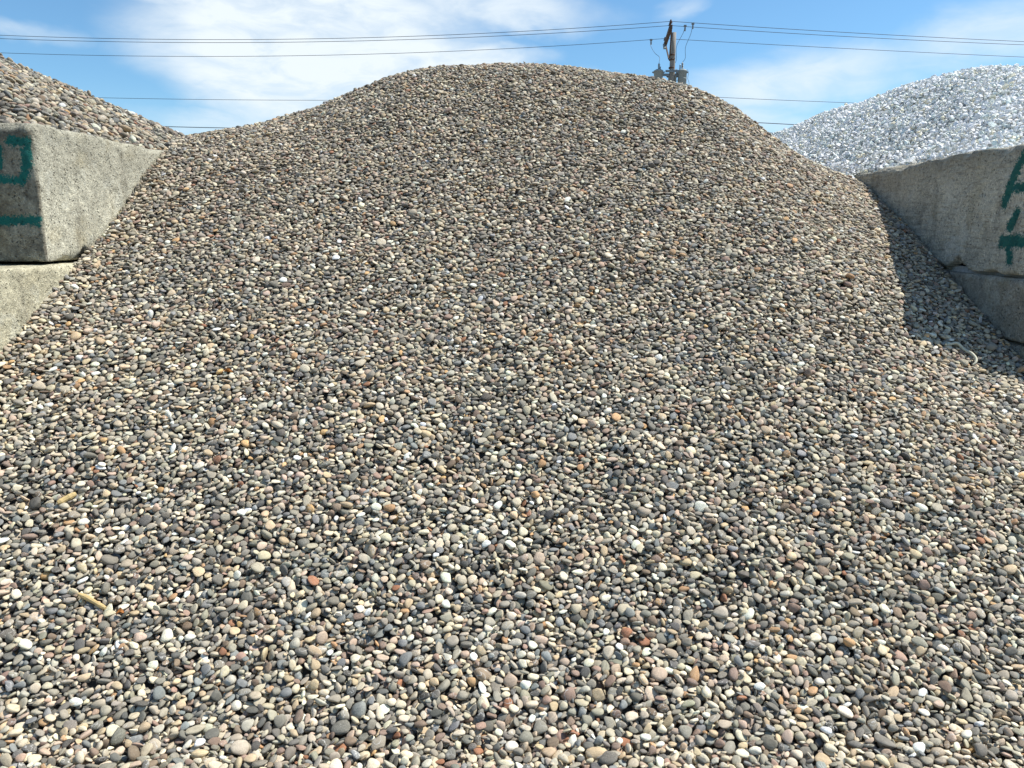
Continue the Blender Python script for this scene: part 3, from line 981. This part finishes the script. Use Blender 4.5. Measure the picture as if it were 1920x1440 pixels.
zz = np.linspace(0, 8.93, 14)
ppart('pole_shaft', tube([(PX - .01 + .004 * z, PY, z) for z in zz], [.155 - .0066 * z for z in zz], 14), M_WOOD, True)
ppart('pole_band', join(*[tube([(PX, PY, z), (PX, PY, z + .05)], .118, 14) for z in (8.12, 7.95, 7.66)]), M_RUST, True)
ppart('crossarm', beam((4.868, 29.5, 8.79), (5.145, 32.5, 8.80), .11, .13), M_DARKWOOD)
ppart('brace', beam((4.93, 29.75, 8.73), (5.09, 30.90, 8.02), .045, .05), M_DARKWOOD)
ppart('brace', beam((5.13, 32.15, 8.73), (5.10, 31.10, 8.02), .045, .05), M_DARKWOOD)
ppart('equipment_plate', beam((5.02, 31.9, 8.72), (5.00, 31.6, 8.50), .09, .05), M_TANK)
def insulator(x, y, z):
    prof = [(.018, 0), (.018, .05), (.055, .06), (.060, .085), (.032, .095), (.048, .11), (.050, .13), (.026, .14), (.034, .16), (.020, .185)]
    return lathe((x, y, z), [(r_, h_) for r_, h_ in prof], 12)
ppart('insulator', insulator(4.872, 29.6, 8.86), M_RUST, True)
ppart('insulator', insulator(4.905, 29.95, 8.86), M_RUST, True)
ppart('insulator', insulator(5.10, 32.2, 8.87), M_RUST, True)
# transformer tanks
def tank(x, y, ztop, rad, hgt, bush):
    prof = [(rad * .93, -hgt), (rad * .98, -hgt + .03), (rad, -.06), (rad * 1.07, -.055), (rad * 1.07, -.02), (rad * .98, -.015), (rad * .55, .03), (0.02, .04)]
    o = ppart('transformer_tank', lathe((x, y, ztop), prof, 24), M_TANK, True)
    ribs = join(*[lathe((x, y, ztop - hgt * k), [(rad * 1.0, 0), (rad * 1.03, .008), (rad * 1.03, .028), (rad * 1.0, .036)], 24) for k in (.35, .8)])
    ppart('tank_band', ribs, M_TANK, True, parent=o)
    for (bx, by, bh, br) in bush:
        pr = [(br * .7, 0)]
        for k in range(5):
            pr += [(br * .62, bh * (k + .15) / 5), (br * 1.15, bh * (k + .4) / 5), (br * 1.1, bh * (k + .55) / 5), (br * .6, bh * (k + .8) / 5)]
        pr += [(br * .5, bh), (br * .25, bh * 1.12)]
        ppart('bushing', lathe((x + bx, y + by, ztop + .01), pr, 12), M_PORC, True, parent=o)
    lug = join(*[beam((x + sx * rad * 1.0, y, ztop - .10), (x + sx * (rad + .06), y, ztop - .06), .05, .05) for sx in (-1, 1)])
    ppart('lifting_lug', lug, M_STEEL, parent=o)
    return o
tank(4.700, 30.95, 7.60, .170, .95, [(.01, 0, .22, .042), (.07, .05, .12, .025)])
tank(5.600, 30.95, 7.60, .165, .95, [(-.01, 0, .24, .042), (-.10, -.03, .17, .028)])
tank(5.30, 31.36, 7.52, .160, .95, [(.0, 0, .24, .035), (.13, -.12, .16, .022)])
ppart('mounting_bracket', join(beam((4.70, 30.99, 7.44), (5.62, 30.99, 7.44), .05, .09), beam((4.95, 30.88, 7.55), (5.45, 30.88, 7.55), .04, .08),
      beam((5.33, 30.9, 7.60), (5.48, 30.9, 7.44), .04, .05)), M_STEEL)
def drop(pts):
    p = np.array(pts, float)
    k = np.linspace(0, len(p) - 1, 26)
    q = np.stack([pch(range(len(p)), p[:, a], k) for a in range(3)], 1)
    return tube(q, .0075, 5)
ppart('drop_wire', drop([(4.56, 32.2, 8.93), (4.53, 32.1, 8.75), (4.63, 31.6, 8.35), (4.76, 31.2, 8.10), (4.71, 30.95, 7.85)]), M_WIRE)
ppart('drop_wire', drop([(5.45, 29.95, 8.90), (5.42, 30.1, 8.72), (5.28, 30.6, 8.35), (5.38, 31.1, 7.98), (5.30, 31.36, 7.80)]), M_WIRE)
ppart('drop_wire', drop([(5.66, 29.6, 8.89), (5.64, 29.8, 8.62), (5.58, 30.4, 8.30), (5.66, 30.8, 8.00), (5.59, 30.95, 7.87)]), M_WIRE)
ppart('cable_tail', drop([(5.79, 30.95, 7.62), (5.83, 30.95, 7.45), (5.80, 30.9, 7.30), (5.86, 30.9, 7.1), (5.84, 31, 6.7)]), M_STEEL)
ppart('cable_tail', drop([(5.38, 30.9, 7.35), (5.50, 30.9, 7.40), (5.44, 30.9, 7.25), (5.36, 30.95, 7.18), (5.30, 31, 7.0)]), M_WIRE)
def clamp(x, y, z):
    return join(beam((x - .05, y, z), (x + .05, y, z), .05, .07), lathe((x, y, z - .18), [(.012, 0), (.030, .02), (.032, .10), (.02, .14)], 8))
for c_ in ((4.56, 32.2, 8.95), (5.45, 29.95, 8.91), (5.66, 29.6, 8.90)):
    ppart('wire_clamp', clamp(*c_), M_PORC)


# ------------------------------------------------------------------ power lines
def quad(a, p, q):
    """z(x) through the attachment a and two more points"""
    A = np.array([[(p[0] - a[0]), (p[0] - a[0]) ** 2], [(q[0] - a[0]), (q[0] - a[0]) ** 2]])
    b, c = np.linalg.solve(A, [p[1] - a[1], q[1] - a[1]])
    return lambda x: a[1] + b * (x - a[0]) + c * (x - a[0]) ** 2


def wire(label, y, a, left, right, rad):
    fl = quad(a, *left); fr = quad(a, *right)
    xs = np.concatenate([np.linspace(-31, a[0], 60), np.linspace(a[0], 41, 60)[1:]])
    pts = [(x - a[0], 0, (fl(x) if x <= a[0] else fr(x)) - a[1]) for x in xs]
    v, f = tube(pts, rad, 6)
    o = bpy.data.objects.new('power_line', mesh_of('power_line', v, f, M_WIRE, True))
    o.location = (a[0], y, a[1])
    link(o); tag(o, label, 'power line', 'power lines crossing the sky')


wire('topmost power line of the pair clamped to the top of the pole', 29.6, (4.875, 8.985), ((-3.89, 8.559), (-19.58, 8.676)), ((12.0, 8.52), (17.37, 8.231)), .0085)
wire('second power line from the top, hanging just under the topmost one', 29.95, (4.917, 8.93), ((-3.94, 8.53), (-19.81, 8.64)), ((12.1, 8.47), (17.57, 8.20)), .0085)
wire('third power line down, fixed to the far end of the crossarm', 32.2, (5.08, 9.00), ((-4.246, 8.552), (-21.389, 8.631)), ((12.0, 8.60), (18.968, 8.243)), .0085)
wire('thin fourth power line down, half hidden by the pebble crest', 31, (5.15, 6.72), ((-7.84, 6.581), (-16.13, 6.695)), ((7.27, 6.612), (12.1, 6.40)), .008)
wire('thick cable low in the sky, second power line from the bottom', 31, (5.15, 5.86), ((-11.864, 5.571), (-14.6, 5.64)), ((8.235, 5.715), (10.16, 5.61)), .014)
wire('lowest power line, just showing in the dips beside the pebble heap', 31.2, (5.15, 5.50), ((-8.0, 5.27), (-13.57, 5.298)), ((8.97, 5.36), (9.78, 5.315)), .011)


# ------------------------------------------------------------------ small debris on the pebbles
M_STICK = simple_mat('dry_wood', (0.52, 0.38, 0.17), .8, 0, 60, .3, .6, (1, 6, 6))
M_REED = simple_mat('bleached_reed', (0.52, 0.50, 0.38), .7, 0, 40, .2, .4)
M_LEAF = simple_mat('rusty_leaf', (0.34, 0.13, 0.025), .7, 0, 60, .4, .4)


def stick(label, x0, y0, x1, y1, rad, mat, name='stick', cat='stick'):
    xs = np.linspace(0, 1, 9)
    z0, z1 = Q_MAIN(x0, y0) + rad * .5, Q_MAIN(x1, y1) + rad * .5
    zm = Q_MAIN((x0 + x1) / 2, (y0 + y1) / 2) + rad * .6
    up = max(0, zm - (z0 + z1) / 2)
    r = np.random.default_rng(int(abs(x0) * 1000))
    pts = [(x0 + (x1 - x0) * k, y0 + (y1 - y0) * k + .003 * math.sin(5 * k), z0 + (z1 - z0) * k + up) for k in xs]
    rad_ = [rad * (1 + r.uniform(-.16, .12)) * (1.0 if 0 < i < 8 else .7) for i in range(9)]
    v, f = tube(np.array(pts) - np.array(pts[0]), rad_, 9)
    o = bpy.data.objects.new(name, mesh_of(name, v, f, mat, False)); o.location = pts[0]
    link(o); tag(o, label, cat)


stick('pale yellow dry stick lying on the pebbles at lower left', -1.79, 2.765, -1.668, 2.735, .0095, M_STICK)
stick('short split wood chip among pebbles near the left edge', -2.07, 3.13, -2.02, 3.19, .013, M_STICK, 'wood_chip', 'wood chip')


def leaf(label, x, y, L, Wd, rz, mat, name='dead_leaf'):
    n, mm = 9, 5
    v = []
    for i in range(n):
        k = i / (n - 1)
        ww = Wd * math.sin(math.pi * min(1, k * .96 + .03)) ** .8
        for j in range(mm):
            s = (j / (mm - 1) - .5) * 2
            v.append(((k - .5) * L, s * ww / 2, .010 * s * s + .012 * math.sin(3.2 * k) + .004 * math.sin(9 * k + s * 3)))
    f = [(i * mm + j, (i + 1) * mm + j, (i + 1) * mm + j + 1, i * mm + j + 1) for i in range(n - 1) for j in range(mm - 1)]
    v2 = [(a, b, c + .0022) for a, b, c in v]; nn = len(v)
    f2 = [tuple(q + nn for q in g) for g in f]; f = [g[::-1] for g in f] + f2
    o = bpy.data.objects.new(name, mesh_of(name, v + v2, f, mat)); o.location = (x, y, Q_MAIN(x, y) - .002); o.rotation_euler = (.35, 0, rz)
    link(o); tag(o, label, 'leaf')


leaf('rust orange curled leaf beside the pale stick', -1.60, 2.715, .030, .022, .4, M_LEAF)
leaf('orange brown leaf lying on pebbles left of the middle', -1.59, 3.90, .055, .022, .2, M_LEAF)

# bleached reed bent in an arc, at the edge of the wall's shadow
arc = [(2.405, 4.50), (2.44, 4.528), (2.485, 4.535), (2.525, 4.515), (2.548, 4.475), (2.550, 4.435), (2.535, 4.405), (2.515, 4.398)]
zs = [Q_MAIN(a, b) for a, b in arc]
zl = np.polyval(np.polyfit(range(len(zs)), zs, 2), range(len(zs)))
pts = np.array([(a, b, max(c, d) + .004) for (a, b), c, d in zip(arc, zs, zl)])
k = np.linspace(0, len(pts) - 1, 30)
pts = np.stack([pch(range(len(pts)), pts[:, a], k) for a in range(3)], 1)
v, f = tube(pts - pts[0], [.0050 + .0040 * math.sin(math.pi * min(1, q / 29 * .9 + .1)) for q in range(30)], 8)
o = bpy.data.objects.new('bent_reed', mesh_of('bent_reed', v, f, M_REED, True)); o.location = pts[0].tolist()
link(o); tag(o, 'bleached reed bent into a hook at the edge of the wall shadow', 'reed')
